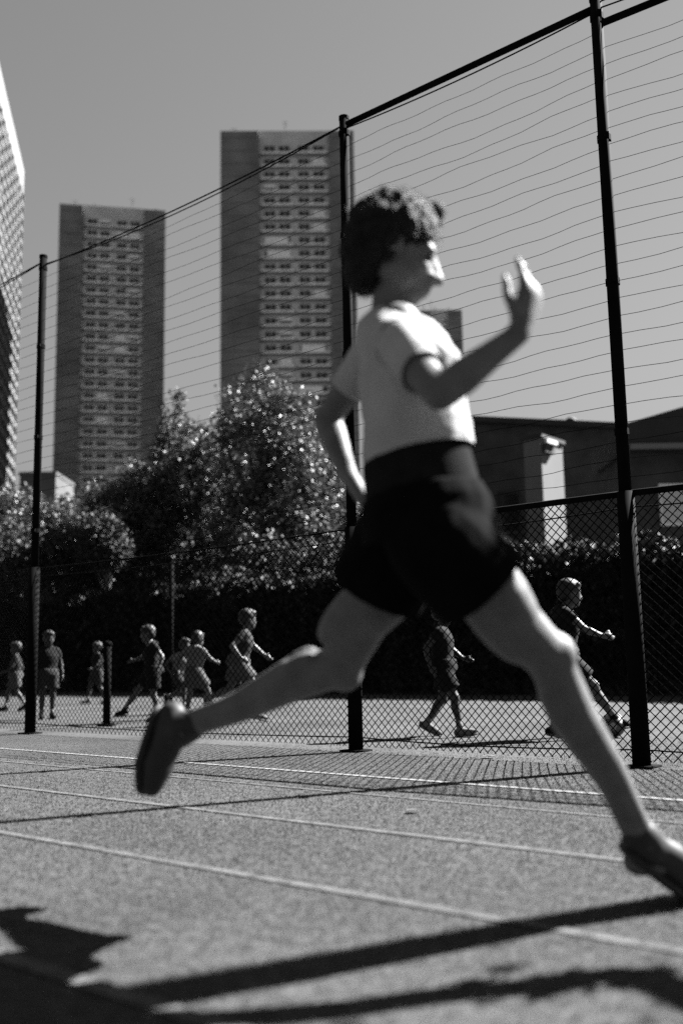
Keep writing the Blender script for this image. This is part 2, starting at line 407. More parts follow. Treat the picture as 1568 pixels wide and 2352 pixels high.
# ------------------------------------------------------------------ buildings on the right
def local_box(name, t, mtl, *b):
    mb = MB(); mb.box(*b); return mb.build(name, M[mtl], t)
YB = 27.0
bb = empty('brick_building', (P(1250, 1300, YB).x, YB, 0)); tag(bb, 'long dark brick building with chimneys behind the right part of the fence', 'building')
xl = P(1000, 1000, YB).x - bb.location.x; xr = P(1460, 1000, YB).x - bb.location.x
zl = P(1060, 966, YB).z; zr = P(1430, 990, YB).z
mb = MB(); mb.prism([(xl, 0), (xr, 0), (xr, zr), (xl, zl)], 0, 9); mb.build('wall', M['brick'], bb)
mb = MB(); mb.prism([(xl-.15, zl), (xr+.15, zr), (xr+.15, zr+.16), (xl-.15, zl+.16)], -.2, 9.2); rf = mb.build('roof', M['roof'], bb)
for px, wdt, hh in ((1186, 0.42, 0.2), (1392, 0.5, 0.12)):
    x = P(px, 960, YB).x - bb.location.x; z = zl + (zr-zl)*(x-xl)/(xr-xl)
    mb = MB(); mb.box(x-wdt/2, x+wdt/2, 1.0, 1.8, z, z+hh+.1)
    for q in range(3): mb.tube([(x-wdt/2+wdt*(q+.5)/3, 1.4, z+hh), (x-wdt/2+wdt*(q+.5)/3, 1.4, z+hh+.22)], 0.06, 8, round_end=False)
    mb.build('chimney', M['roof'], rf)
for q in range(5):
    for zz in (1.6, 4.0):
        x = xl + 0.9 + q*1.05
        if abs(x - (P(1290, 1000, YB).x - bb.location.x)) < 0.8: continue
        mb = MB(); mb.box(x-.3, x+.3, -0.06, 0.02, zz, zz+1.1); wo = mb.build('window', M['roof'], bb)
        mb = MB(); mb.box(x-.24, x+.24, -0.075, -0.055, zz+.06, zz+1.04); mb.build('pane', M['glass'], wo)
        mb = MB(); mb.box(x-.36, x+.36, -0.14, 0.0, zz-.08, zz-.005); mb.build('sill', M['brick'], wo)
# rounded cowl on the roof, lit annex
x = P(1326, 968, YB).x - bb.location.x; z = zl + (zr-zl)*(x-xl)/(xr-xl)
mb = MB(); mb.tube([(x, 0.8, z), (x, 0.8, z+.28)], 0.1, 10, round_end=False); mb.ell((x, .8, z+.36), (.17, .17, .15)); mb.build('vent_cowl', M['roof'], rf)
YA = 24.6
an = empty('white_annex', (P(1255, 1300, YA).x, YA, 0), R(50)); tag(an, 'narrow white rendered stair block in front of the dark brick building', 'building')
za = P(1290, 1000, YA).z
local_box('wall', an, 'annex', 0, 1.12, 0, 0.5, 0, za-.05)
local_box('coping', an, 'roof', -.05, 1.18, -.06, 0.56, za-.05, za+.04)
mb = MB(); mb.box(.0, .5, -.12, -0.004, za-.42, za-.2); mb.build('vent_hood', M['roof'], an)
mb = MB(); mb.box(-.02, .5, -.2, -0.122, za-.2, za-.1); mb.build('hood_top', M['white'], an)
YC = 21.0
rb = empty('pitched_roof_building', (P(1500, 1300, YC).x, YC, 0)); tag(rb, 'low building with dark rising roof at the right edge', 'building')
ox = rb.location.x; a0, a1 = P(1424, 986, YC), P(1700, 905, YC); b0, b1 = P(1424, 1040, YC), P(1700, 1045, YC)
mb = MB(); mb.prism([(a0.x-ox, b0.z), (b1.x-ox, b1.z), (a1.x-ox, a1.z), (a0.x-ox, a0.z)], -.6, 2.6); mb.build('roof', M['roof'], rb)
mb = MB(); mb.box(a0.x-ox+.1, a1.x-ox-.1, 0, 2.3, 0, b0.z); mb.build('wall', M['brick'], rb)
mb = MB(); mb.box(a0.x-ox, a1.x-ox, -.68, -.61, b0.z-.06, b0.z+.05); mb.build('gutter', M['concrete'], rb)
for q, px in enumerate((1543, 1640)):  # pale window boxes paint in a lit patch of wall
    x = P(px, 1120, YC).x - ox
    mb = MB(); mb.box(x-.3, x+.3, -.05, .02, 3.3, 4.2); wo = mb.build('window', M['blind'], rb)
    mb = MB(); mb.box(x-.24, x-.02, -.07, -.052, 3.36, 4.14); mb.build('pane', M['frame'], wo)
    mb = MB(); mb.box(x+.02, x+.24, -.07, -.052, 3.36, 4.14); mb.build('pane', M['frame'], wo)

# ------------------------------------------------------------------ boundary wall with ivy
wa, wb = Vector((-10.5, 26.9, 0)), Vector((9.5, 11.6, 0)); wd_ = (wb - wa).normalized(); wl = (wb - wa).length
wall = empty('boundary_wall', wa, math.atan2(wd_.y, wd_.x)); tag(wall, 'dark ivy covered wall along the far side of the pitch', 'wall')
mb = MB(); mb.box(0, wl, 0, 0.25, 0, 2.15); mb.build('wall_face', M['wall'], wall)
mb = MB(); mb.box(0, wl, -.05, 0.3, 2.15, 2.25); mb.build('coping', M['wall'], wall)
for i in range(11):
    mb = MB(); mb.box(0.4+i*2.3, 0.75+i*2.3, -.07, 0, 0, 2.148); mb.build('pilaster', M['wall'], wall)
def leaf(mb, p, s, q):
    a = q @ Vector((1, 0, 0)) * s; b = q @ Vector((0, 0.42, 0.1)) * s; c = q @ Vector((0, -0.42, 0.1)) * s
    k = len(mb.v); mb.v += [tuple(p - a*0.5), tuple(p + b*1.0), tuple(p + a*0.6), tuple(p + c*1.0)]
    mb.f += [(k, k+2, k+1), (k, k+3, k+2)]
def rq(rnd):
    q = Quaternion((rnd.gauss(0, 1), rnd.gauss(0, 1), rnd.gauss(0, 1), rnd.gauss(0, 1))); q.normalize(); return q
rnd = random.Random(4); mb = MB()
for i in range(46000):
    x = rnd.uniform(0, wl); lim_ = 2.3 + 0.75*noise.noise(Vector((x*.45, 3.3, 0))) + 0.3*noise.noise(Vector((x*1.7, 7, 0))); z = rnd.random()**0.75 * lim_
    y = -0.03 - rnd.random()**1.5*(0.42 + .25*noise.noise(Vector((x*.9, z*1.1, 5)))) if z < 2.2 else rnd.uniform(-.35, .4)
    leaf(mb, Vector((x, y, z)), rnd.uniform(.06, .13), rq(rnd))
tag(mb.build('ivy', M['ivy'], wall), kind='stuff')

# ------------------------------------------------------------------ trees
def tree(label, px, Y, ytop, blobs, nleaf, size, mtl='leaf', seed=0, name='leafy_tree', hang=0.0):
    """blobs: (px, py, half width px, half height px) silhouettes of the crown's masses"""
    rnd = random.Random(seed); k = Y / FPX
    base = P(px, 1400, Y); t = empty(name, (base.x, Y, 0)); tag(t, label, 'tree', 'trees behind the boundary wall')
    O = Vector((base.x, Y, 0)); ztop = P(px, ytop, Y).z
    bl = []
    for (bx, by, hw, hh) in blobs:
        c = P(bx, by, Y) - O; c.y += rnd.uniform(-.5, .5); bl.append((c, hw*k*1.02, hh*k*1.02))
    mb = MB(); cz = sum(c.z for c, _, _ in bl)/len(bl)
    lean = Vector((rnd.uniform(-.2, .2), rnd.uniform(-.2, .2), 0))
    tp = [Vector((0, 0, 0)), Vector((0, 0, cz*.35)) + lean*.5, Vector((0, 0, cz*.7)) + lean, Vector((0, 0, cz)) + lean*1.4, Vector((lean.x*1.6, lean.y*1.6, ztop*.93))]
    r0 = 0.022*ztop; mb.tube(tp, [r0*1.25, r0, r0*.75, r0*.5, r0*.12], 10, round_end=False)
    mb.build('trunk', M['bark'], t, True)
    for c, a, b in bl:
        mb = MB(); s = Vector((lean.x, lean.y, min(c.z*.62, cz*.8))); mid = s.lerp(c, .5) + Vector((0, 0, -.1)); mb.tube([s, mid, c], [r0*.4, r0*.28, r0*.1], 7, round_end=False)
        mb.build('limb', M['bark'], t, True)
    mb = MB(); vol = [a*a*b for _, a, b in bl]; tot = sum(vol)
    for (c, a, b), v in zip(bl, vol):
        n = int(1.25*nleaf*v/tot); ncl = max(10, n//26)
        for q in range(ncl):
            while True:
                d = Vector((rnd.uniform(-1, 1), rnd.uniform(-1, 1), rnd.uniform(-1, 1)))
                if d.length <= 1: break
            d = d.normalized() * d.length**0.55
            d *= 1 + 0.25*noise.noise(d*2.3 + Vector((seed, 0, 0)))
            pc = c + Vector((d.x*a, d.y*a, d.z*b)); cr = 0.13*(a+b)/2 + 0.12
            for j in range(26):
                p = pc + Vector((rnd.gauss(0, .6), rnd.gauss(0, .6), rnd.gauss(0, .6)))*cr
                leaf(mb, p, size*rnd.uniform(.6, 1.3), rq(rnd))
    tag(mb.build('crown', M[mtl], t), kind='stuff')
    return t
tree('large glossy leaved tree with sparkling crown left of the runner', 630, 24, 850,
     [(610, 915, 60, 62), (665, 930, 45, 55), (545, 945, 50, 60), (500, 985, 30, 45), (650, 1000, 80, 80), (575, 1060, 90, 100), (680, 1130, 90, 110), (600, 1220, 120, 100), (700, 1240, 80, 80)], 20000, .085, seed=1)
tree('narrow dark conifer rising left of the glossy tree', 396, 27, 890, [(400, 912, 9, 34), (399, 950, 14, 36), (378, 985, 14, 50), (397, 1000, 24, 46), (376, 1060, 36, 60), (395, 1090, 42, 60), (385, 1170, 60, 80)], 10000, .075, 'leaf_dark', 2, 'conifer_tree')
tree('pale leaved tree between the conifer and the glossy tree', 455, 26, 950, [(450, 1020, 40, 44), (480, 1070, 52, 55), (430, 1110, 70, 70), (500, 1170, 70, 80)], 10000, .085, seed=3)
tree('broad tree in front of the shorter tower', 300, 26, 1080, [(330, 1120, 50, 50), (280, 1170, 70, 60), (330, 1220, 80, 70), (250, 1240, 70, 60)], 10000, .09, seed=4)
tree('small dense round dark tree low on the left', 228, 23.8, 1175, [(228, 1225, 42, 46), (245, 1260, 44, 40), (205, 1255, 30, 34)], 8000, .075, 'leaf_dark', 5, 'round_tree')
tree('spreading tree at the left edge by the fence post', 40, 27, 1118, [(20, 1170, 70, 50), (80, 1210, 70, 50), (140, 1190, 50, 45), (30, 1250, 90, 60), (150, 1260, 70, 50)], 13000, .09, seed=6)
tree('sparkling tree directly behind the runner\'s rear arm', 760, 25, 1040, [(740, 1110, 60, 70), (770, 1190, 60, 70), (720, 1230, 70, 70)], 9000, .08, seed=7)
tree('low bushy tree hidden behind the runner\'s shorts', 900, 25, 1140, [(880, 1220, 80, 70), (960, 1240, 80, 60), (1040, 1260, 70, 55)], 9000, .08, 'leaf_dark', 8, 'bushy_tree')

def shrub(label, px, Y, ytop, hw, seed):
    return tree(label, px, Y, ytop, [(px, ytop+55, hw*.8, 55), (px-hw*.5, ytop+95, hw*.7, 60), (px+hw*.5, ytop+90, hw*.7, 60), (px, ytop+130, hw, 60)], 9000, .085, 'leaf_dark', seed, 'evergreen_shrub')
shrub('dark evergreen shrub below the spreading tree at the left edge', 70, 25, 1205, 110, 21)
shrub('dark evergreen shrub below the round tree', 250, 26, 1225, 110, 22)
shrub('dark evergreen shrub below the pale leaved tree', 430, 25.5, 1215, 110, 23)
shrub('dark evergreen shrub under the large glossy tree', 620, 22.5, 1235, 120, 24)
shrub('dark evergreen shrub right of the large glossy tree', 810, 22, 1225, 110, 25)

# slim poles beyond the fence
def pole(label, px, py, ytop, r):
    g = G(px, py); zt = P(px, ytop, g.y).z
    t = empty('slim_pole', g); tag(t, label, 'pole')
    mb = MB(); mb.tube([(0, 0, 0), (0, 0, zt)], r, 10, round_end=False); mb.build('shaft', M['black_metal'], t, True)
    mb = MB(); mb.box(-r*2, r*2, -r*2, r*2, 0, .02); mb.build('base_plate', M['black_metal'], t)
    mb = MB(); mb.ell((0, 0, zt), (r*1.25, r*1.25, r)); mb.build('cap', M['black_metal'], t, True)
pole('thin dark pole behind the children left of the runner\'s rear foot', 392, 1628, 1285, .03)
pole('short dark post standing among the children at left', 245, 1668, 1480, .036)

# ------------------------------------------------------------------ people
def frame_of(fwd, up):
    f = Vector(fwd).normalized(); u = Vector(up); s = u.cross(f).normalized(); u = f.cross(s).normalized()
    m = Matrix((f, s, u)).transposed(); return m      # columns: forward, left, up
def head(mb, c, fwd, up, s, detail):
    F_ = frame_of(fwd, up); c = Vector(c)
    def at(f, l, u): return c + F_ @ Vector((f, l, u)) * s
    def e(f, l, u, a, b, d): mb.ell(at(f, l, u), (a*s, b*s, d*s), F_, 16, 11)
    e(-.010, 0, .025, .096, .076, .092)          # cranium
    e(.022, 0, -.035, .066, .060, .078)          # face block
    e(.048, 0, -.092, .034, .036, .026)          # chin
    for l in (-1, 1):
        e(.015, l*.045, -.062, .050, .018, .036) # jaw
        e(-.008, l*.078, -.012, .019, .008, .032)# ear
        e(.066, l*.033, .004, .018, .020, .010)  # brow
        e(.060, l*.036, -.034, .020, .018, .018) # cheek
    if detail:
        mb.tube([at(.084, 0, 0), at(.098, 0, -.028), at(.106, 0, -.041)], [.009*s, .012*s, .014*s], 8)
        for l in (-1, 1): mb.ell(at(.094, l*.013, -.044), (.011*s, .010*s, .009*s), F_)
        e(.085, 0, -.066, .014, .024, .008); e(.081, 0, -.080, .014, .021, .009)
    else:
        e(.092, 0, -.036, .018, .013, .018)
    return F_, at
def hand(mb, wrist, d, palm_n, s, curl=0.5, thumb_side=1):
    d = Vector(d).normalized(); n = Vector(palm_n); n = (n - d*n.dot(d)).normalized(); sd = d.cross(n) * thumb_side
    w = Vector(wrist)
    mb.tube([w, w + d*.035*s, w + d*.085*s], [.028*s, .036*s, .040*s], 10, [.75, .6, .5], sd)
    for i, (off, ln) in enumerate(((.030, .072), (.011, .080), (-.009, .075), (-.028, .058))):
        b = w + d*.085*s + sd*off*s; c = curl*(1 + .12*i); pts = [b]; a = 0.25*c
        for j, f in enumerate((.45, .32, .23)):
            a += c*(.55, .6, .4)[j]
            pts.append(pts[-1] + (d*math.cos(a) + n*math.sin(a))*ln*s*f + sd*off*.12*s)
        mb.tube(pts, [.0105*s, .0098*s, .0088*s, .0075*s], 8)
    b = w + d*.025*s + sd*.028*s
    mb.tube([b, b + (d*.6 + sd*.75 + n*.2).normalized()*.04*s, b + (d*.6 + sd*.75 + n*.2).normalized()*.04*s + (d*.9 + sd*.2 + n*.3).normalized()*.045*s], [.015*s, .0125*s, .009*s], 8)
def trim(o, cuts):
    """open the cloth at its hems: cut the surface inside a sphere by a plane and drop the cap"""
    bm = bmesh.new(); bm.from_mesh(o.data)
    for p, n, rad in cuts:
        fs = [f for f in bm.faces if (f.calc_center_median() - p).length < rad]
        geo = list({v for f in fs for v in f.verts}) + list({e for f in fs for e in f.edges}) + fs
        res = bmesh.ops.bisect_plane(bm, geom=geo, dist=1e-5, plane_co=p, plane_no=n)
        dead = [f for f in bm.faces if (f.calc_center_median() - p).length < rad and (f.calc_center_median() - p).dot(n) > 1e-5]
        bmesh.ops.delete(bm, geom=dead, context='FACES')
    bm.to_mesh(o.data); bm.free()
def lerp(a, b, t): return Vector(a).lerp(Vector(b), t)
def perp(v, ref):
    v = v.normalized(); r = Vector(ref); return (r - v*r.dot(v)).normalized()
def person(label, J, s, mats, voxel, detail=False, group=None, hs=1.0, curl=.5, origin=None, hairstyle='short', sleeve=.55, crop=0.0, shortlen=.55, cat='person', bulk=1.0, sock=None, lb=1.0, deep=1.0):
    """J: joints in world space; one continuous body, clothes and hair as its children"""
    J = {k: Vector(v) for k, v in J.items()}
    O = Vector(origin) if origin is not None else Vector((J['pelvis'].x, J['pelvis'].y, 0))
    t = empty('person', O); tag(t, label, cat, group)
    J = {k: (v - O if k not in ('hf', 'hu', 'cf', 'pn_r', 'pn_l', 'ff_r', 'ff_l') else v) for k, v in J.items()}
    q = s * bulk; g_ = q * lb
    mb = MB()
    cf = J['cf'].normalized(); spine = (J['neck'] - J['pelvis'])
    sh = (J['sh_l'] - J['sh_r']); hipv = (J['hip_l'] - J['hip_r'])
    # trunk
    belly = lerp(J['pelvis'], J['chest'], .5)
    mb.tube([J['pelvis'] - spine.normalized()*.06*s, J['pelvis'], belly, J['chest'], lerp(J['chest'], J['neck'], .6)],
            [.145*q, .155*q, .130*q, .160*q, .125*q], 16, [.68*deep, .70*deep, .72*deep, .70*deep, .6], hipv + sh)
    mb.tube([J['sh_r'].lerp(J['sh_l'], .1), J['sh_r'].lerp(J['sh_l'], .5) + Vector((0, 0, .02*s)), J['sh_r'].lerp(J['sh_l'], .9)], [.052*q, .062*q, .052*q], 10)
    mb.tube([lerp(J['chest'], J['neck'], .8), J['neck'], lerp(J['neck'], J['head'], .55)], [.07*q, .052*q, .05*q], 12)
    for l in ('r', 'l'): mb.ell(J['hip_'+l] - cf*.03*s, (.07*q, .07*q, .075*q))
    F_, at = head(mb, J['head'], J['hf'], J['hu'], s*hs, detail)
    for l in ('r', 'l'):
        S, E, W = J['sh_'+l], J['el_'+l], J['wr_'+l]
        mb.tube([S, lerp(S, E, .35), lerp(S, E, .75), E], [.050*q, .046*q, .039*q, .036*q], 10)
        if detail: mb.ell(S, (.056*q, .056*q, .062*q)); mb.ell(E, (.037*q,)*3)
        mb.tube([E, lerp(E, W, .28), lerp(E, W, .7), W], [.037*q, .040*q, .030*q, .025*q], 10)
        hand(mb, W, J['hd_'+l] - W, J.get('pn_'+l, Vector((0, -1, 0))), s, curl, 1 if l == 'r' else -1)
        H, K, A, T = J['hip_'+l], J['kn_'+l], J['an_'+l], J['toe_'+l]
        bend = ((H - K).normalized() + (A - K).normalized()); back = bend.normalized() if bend.length > .05 else -cf
        mb.tube([H, lerp(H, K, .3), lerp(H, K, .7), K], [.086*g_, .080*g_, .060*g_, .052*g_], 12)
        mb.ell(K - back*.016*s, (.046*g_, .046*g_, .052*g_))
        if detail:
            fr = frame_of(-back, (H - K)); fs_ = frame_of(back, (K - A))
            mb.ell(lerp(H, K, .45) - back*.022*s, (.062*g_, .072*g_, .15*s), fr)
            mb.ell(lerp(H, K, .80) - back*.020*s + fr @ Vector((0, .022, 0))*s, (.030*g_, .030*g_, .06*s), fr)
            mb.ell(lerp(H, K, .55) + back*.026*s, (.050*g_, .060*g_, .14*s), fr)
            for sd in (-1, 1): mb.ell(lerp(K, A, .27) + back*.030*s + fs_ @ Vector((0, .020*sd, 0))*s, (.032*g_, .034*g_, .095*s), fs_)
            mb.tube([lerp(K, A, .1) - back*.036*s, lerp(K, A, .5) - back*.026*s], [.012*s, .010*s], 8)
            mb.tube([lerp(K, A, .6) + back*.022*s, A + back*.034*s], [.016*s, .010*s], 8)
            for sd in (-1, 1): mb.ell(A + fs_ @ Vector((0, .03*sd, 0))*s, (.014*s,)*3)
        mb.tube([K, lerp(K, A, .28) + back*.014*s, lerp(K, A, .62), lerp(K, A, .88), A], [.050*g_, .054*g_, .041*g_, .031*g_, .031*g_], 12)
        shin = (A - K).normalized(); ft = (T - A); heel = A + shin*.035*s - perp(shin, ft)*.04*s
        mb.tube([heel, A + shin*.02*s + ft*.25, T - ft*.12, T], [.034*q, .036*q, .032*q, .024*q], 10, None)
    body = mb.organic('body', mats['skin'], t, voxel, 7 if detail else 3, .5)
    if detail:                                        # eyes
        for l in (-1, 1):
            e = MB(); e.ell(at(.071, l*.031, -.010), (.010*s*hs, .013*s*hs, .007*s*hs), F_); e.build('eye', mats['hair'], body, True)
    # shirt
    mb = MB(); up = spine.normalized(); k = 1.0
    hem = lerp(J['pelvis'], J['chest'], crop) if crop > 0 else J['pelvis'] - up*.05*s
    pts = [hem, lerp(hem, J['chest'], .5), J['chest'], lerp(J['chest'], J['neck'], .55), lerp(J['chest'], J['neck'], .85)]
    mb.tube(pts, [.166*q, .160*q, .178*q, .150*q, .085*q], 18, [.80*deep, .76*deep, .74*deep, .7, .75], hipv + sh, False)
    mb.tube([J['sh_r'].lerp(J['sh_l'], .05), J['sh_r'].lerp(J['sh_l'], .5) + up*.015*s, J['sh_r'].lerp(J['sh_l'], .95)], [.062*q, .078*q, .062*q], 12)
    for l in ('r', 'l'):
        S, E = J['sh_'+l], J['el_'+l]
        mb.tube([S, lerp(S, E, sleeve*.5), lerp(S, E, sleeve)], [.058*q, .0535*q, .0525*q], 14, None, None, False)
    so_ = mb.organic('shirt', mats['shirt'], t, voxel, 9 if detail else 2, .5, .010*s if detail else .006*s, 4.2/s, (1, 1, 2.2))
    if detail:
        cu = [(hem + up*.012*s, -up, .30*s)]
        for l in ('r', 'l'):
            S, E = J['sh_'+l], J['el_'+l]; dd = (E - S).normalized(); cu.append((lerp(S, E, sleeve) - dd*.012*s, dd, .10*s))
        trim(so_, cu)
    # shorts
    mb = MB()
    waist = J['pelvis'] + up*(.035 if crop else .075)*s
    mb.tube([waist, J['pelvis'], J['pelvis'] - up*.07*s], [.173*q, .186*q, .180*q], 18, [.85*deep, .87*deep, .92], hipv + sh, False)
    for l in ('r', 'l'):
        H, K = J['hip_'+l], J['kn_'+l]
        mb.tube([H + (H-K).normalized()*.02*s, H, lerp(H, K, shortlen*.5), lerp(H, K, shortlen)], [.108*g_, .113*g_, .112*g_, .114*g_], 16, None, None, False); mb.ell(H, (.112*g_,)*3)
    sh_o = mb.organic('shorts', mats['shorts'], t, voxel, 5 if detail else 2, .5, .006*s, 10/s, (1, 1, .6))
    if detail:
        cu = []
        for l in ('r', 'l'):
            H, K = J['hip_'+l], J['kn_'+l]; dd = (K - H).normalized(); cu.append((lerp(H, K, shortlen) - dd*.012*s, dd, .16*s))
        trim(sh_o, cu)
        mb = MB(); mb.tube([waist - up*.012*s, waist + up*.04*s, waist + up*.085*s], [.167*q, .163*q, .159*q], 40, [.83*deep, .83*deep, .83*deep], hipv + sh, False)
        mb.organic('waistband', mats['waistband'], t, voxel*.8, 2, .5)
    # hair
    mb = MB(); hh = s*hs
    def e(f, l, u, a, b, d): mb.ell(at(f, l, u), (a*hh, b*hh, d*hh), F_, 16, 11)
    e(-.018, 0, .036, .102, .086, .090)
    if hairstyle == 'curly':
        e(-.045, 0, .010, .074, .088, .096); e(-.050, 0, -.060, .052, .072, .060)
        rr = random.Random(3)
        for i in range(240):
            d = Vector((rr.gauss(0, 1), rr.gauss(0, 1), rr.gauss(0, 1))).normalized()
            if d.x > .35 and d.z < .72: continue
            if d.z < -.75: continue
            p = Vector((-.020 + d.x*.090, d.y*.088, .012 + d.z*.096)); r_ = rr.uniform(.012, .024)
            mb.ell(at(*p), (r_*hh, r_*hh, r_*hh), None, 8, 6)
        for i in range(4):
            mb.ell(at(.03 + rr.uniform(-.02, .03), rr.uniform(-.06, .06), .098 + rr.uniform(-.01, .02)), (.022*hh,)*3, None, 8, 6)
        ho = mb.organic('hair', mats['hair'], t, voxel*.8, 1, .3, .004*s, 60, (1, 1, 1))
        st = MB(); vs = ho.data.vertices
        for i in range(7000):
            v = vs[rr.randrange(len(vs))]; p = v.co.copy(); d = (v.normal + Vector((rr.gauss(0, .7), rr.gauss(0, .7), rr.gauss(0, .7)))).normalized()
            tn = d.orthogonal().normalized(); ln = rr.uniform(.003, .007); pts = [p - v.normal*.004]
            for j in range(3):
                d = (d + Vector((rr.gauss(0, .5), rr.gauss(0, .5), rr.gauss(0, .5) - .1))).normalized(); pts.append(pts[-1] + d*ln)
            for j in range(3):
                wd_h = .0009*(1 - j*.25); st.quad(pts[j] - tn*wd_h, pts[j] + tn*wd_h, pts[j+1] + tn*wd_h*.7, pts[j+1] - tn*wd_h*.7)
        tag(st.build('hair_curls', mats['hair'], ho), kind='stuff')
    elif hairstyle == 'long':
        e(-.06, 0, -.04, .05, .075, .12); mb.organic('hair', mats['hair'], t, voxel*.8, 2, .5)
    else:
        e(-.05, 0, .0, .066, .086, .075); e(.045, 0, .075, .045, .07, .03); mb.organic('hair', mats['hair'], t, voxel*.8, 1, .5)
    # shoes
    for l in ('r', 'l'):
        K, A, T = J['kn_'+l], J['an_'+l], J['toe_'+l]
        shin = (A - K).normalized(); ft = T - A; fdir = perp(shin, ft) if ft.normalized().dot(shin) < .9 else ft.normalized()
        heel = A + shin*.035*s - fdir*.045*s; sidev = (T - heel).cross(shin)
        if sidev.length < 1e-4: sidev = Vector((0, 1, 0))
        dn = sidev.cross(T - heel).normalized()
        if dn.dot(shin) < 0: dn = -dn
        mb = MB(); mb.tube([heel, lerp(heel, T, .4) - dn*.008*s, lerp(heel, T, .8), T + (T-heel).normalized()*.01*s], [.043*q, .046*q, .044*q, .032*q], 12, [.9, .85, .95, .9], dn)
        mb.tube([A - shin*.012*s, A + shin*.02*s], [.043*q, .048*q], 12)
        o = mb.organic('shoe', mats['shoe'], t, voxel, 3, .5)
        mb = MB(); sp = [heel + dn*.032*s, lerp(heel, T, .4) + dn*.036*s, lerp(heel, T, .8) + dn*.036*s, T + dn*.024*s + (T-heel).normalized()*.02*s]
        mb.tube(sp, [.045*q, .045*q, .048*q, .036*q], 14, [.32]*4, sidev); mb.build('sole', mats['sole'], o, True)
        if sock:
            mb = MB(); mb.tube([lerp(K, A, .72), A], [.037*q, .037*q], 12, None, None, False); mb.build('sock', mats['sock'], t, True)
    return t

# --- the runner -----------------------------------------------------------------
RJ = dict(
 head=P(912, 573, 2.22), hf=(.96, .02, -.32), hu=(.32, 0, .95), neck=P(896, 735, 2.22), chest=P(945, 868, 2.21), cf=(.88, .45, 0), pelvis=P(975, 1168, 2.21),
 sh_r=P(915, 792, 2.06), el_r=P(1010, 905, 1.90), wr_r=P(1192, 765, 1.93), hd_r=P(1214, 690, 1.935), pn_r=(-.75, .65, .1),
 sh_l=P(872, 795, 2.35), el_l=P(750, 962, 2.47), wr_l=P(800, 1090, 2.40), hd_l=P(845, 1160, 2.36), pn_l=(1, -.3, 0),
 hip_r=P(1000, 1240, 2.13), kn_r=P(1262, 1515, 2.22), an_r=P(1480, 1930, 2.36), toe_r=P(1635, 2056, 2.42),
 hip_l=P(925, 1240, 2.30), kn_l=P(780, 1530, 2.45), an_l=P(428, 1672, 2.58), toe_l=P(352, 1795, 2.58))
RM = dict(skin=M['skin'], shirt=M['shirt'], shorts=M['shorts'], waistband=M['band'], hair=M['hair'], shoe=M['shoe'], sole=M['shoe'])
person('curly haired runner in pale T-shirt and black shorts striding across the pitch', RJ, 1.0, RM, .0065, True, None, 1.07, .35, None, 'curly', .64, .345, .42, bulk=.94, lb=1.08, deep=.98)

# --- children behind the fence ----------------------------------------------------
def pose(kind):
    """joints for stature 1, facing +X, left is +Y"""
    J = dict(head=(.01, 0, .905), hf=(1, 0, -.05), hu=(0, 0, 1), neck=(0, 0, .80), chest=(0, 0, .70), cf=(1, 0, 0), pelvis=(0, 0, .52),
      sh_r=(0, -.105, .765), el_r=(-.02, -.15, .62), wr_r=(.02, -.16, .49), hd_r=(.04, -.16, .43), sh_l=(0, .105, .765), el_l=(-.02, .15, .62), wr_l=(.02, .16, .49), hd_l=(.04, .16, .43),
      hip_r=(0, -.055, .48), kn_r=(.01, -.06, .27), an_r=(-.01, -.06, .05), toe_r=(.10, -.07, .02), hip_l=(0, .055, .48), kn_l=(.01, .06, .27), an_l=(-.01, .06, .05), toe_l=(.10, .07, .02), pn_r=(0, 1, 0), pn_l=(0, -1, 0))
    if kind == 'walk':
        J.update(kn_r=(.09, -.06, .28), an_r=(.12, -.06, .055), toe_r=(.23, -.06, .04), kn_l=(-.02, .06, .27), an_l=(-.15, .06, .09), toe_l=(-.05, .06, .02), el_r=(-.1, -.14, .64), wr_r=(-.07, -.15, .51), hd_r=(-.04, -.15, .46), el_l=(.05, .14, .63), wr_l=(.14, .13, .56), hd_l=(.19, .12, .55))
    if kind == 'run':
        J.update(head=(.09, 0, .89), neck=(.07, 0, .79), chest=(.05, 0, .69), sh_r=(.03, -.11, .755), sh_l=(.09, .10, .755), el_r=(-.10, -.16, .65), wr_r=(-.02, -.17, .55), hd_r=(.03, -.17, .52), el_l=(.17, .14, .66), wr_l=(.26, .12, .58), hd_l=(.30, .11, .55),
          kn_r=(.13, -.06, .32), an_r=(.13, -.06, .09), toe_r=(.24, -.06, .03), kn_l=(-.06, .06, .28), an_l=(-.24, .06, .22), toe_l=(-.25, .06, .11))
    if kind == 'kick':
        J.update(head=(.07, 0, .89), neck=(.04, 0, .79), chest=(.03, 0, .69), el_r=(.1, -.15, .66), wr_r=(.2, -.16, .62), hd_r=(.25, -.16, .61), el_l=(-.09, .16, .65), wr_l=(-.05, .2, .54), hd_l=(-.03, .21, .49),
          kn_r=(.17, -.06, .31), an_r=(.28, -.06, .13), toe_r=(.37, -.06, .08), kn_l=(.0, .06, .27), an_l=(-.06, .06, .055), toe_l=(.05, .06, .02))
    return {k: Vector(v) for k, v in J.items()}
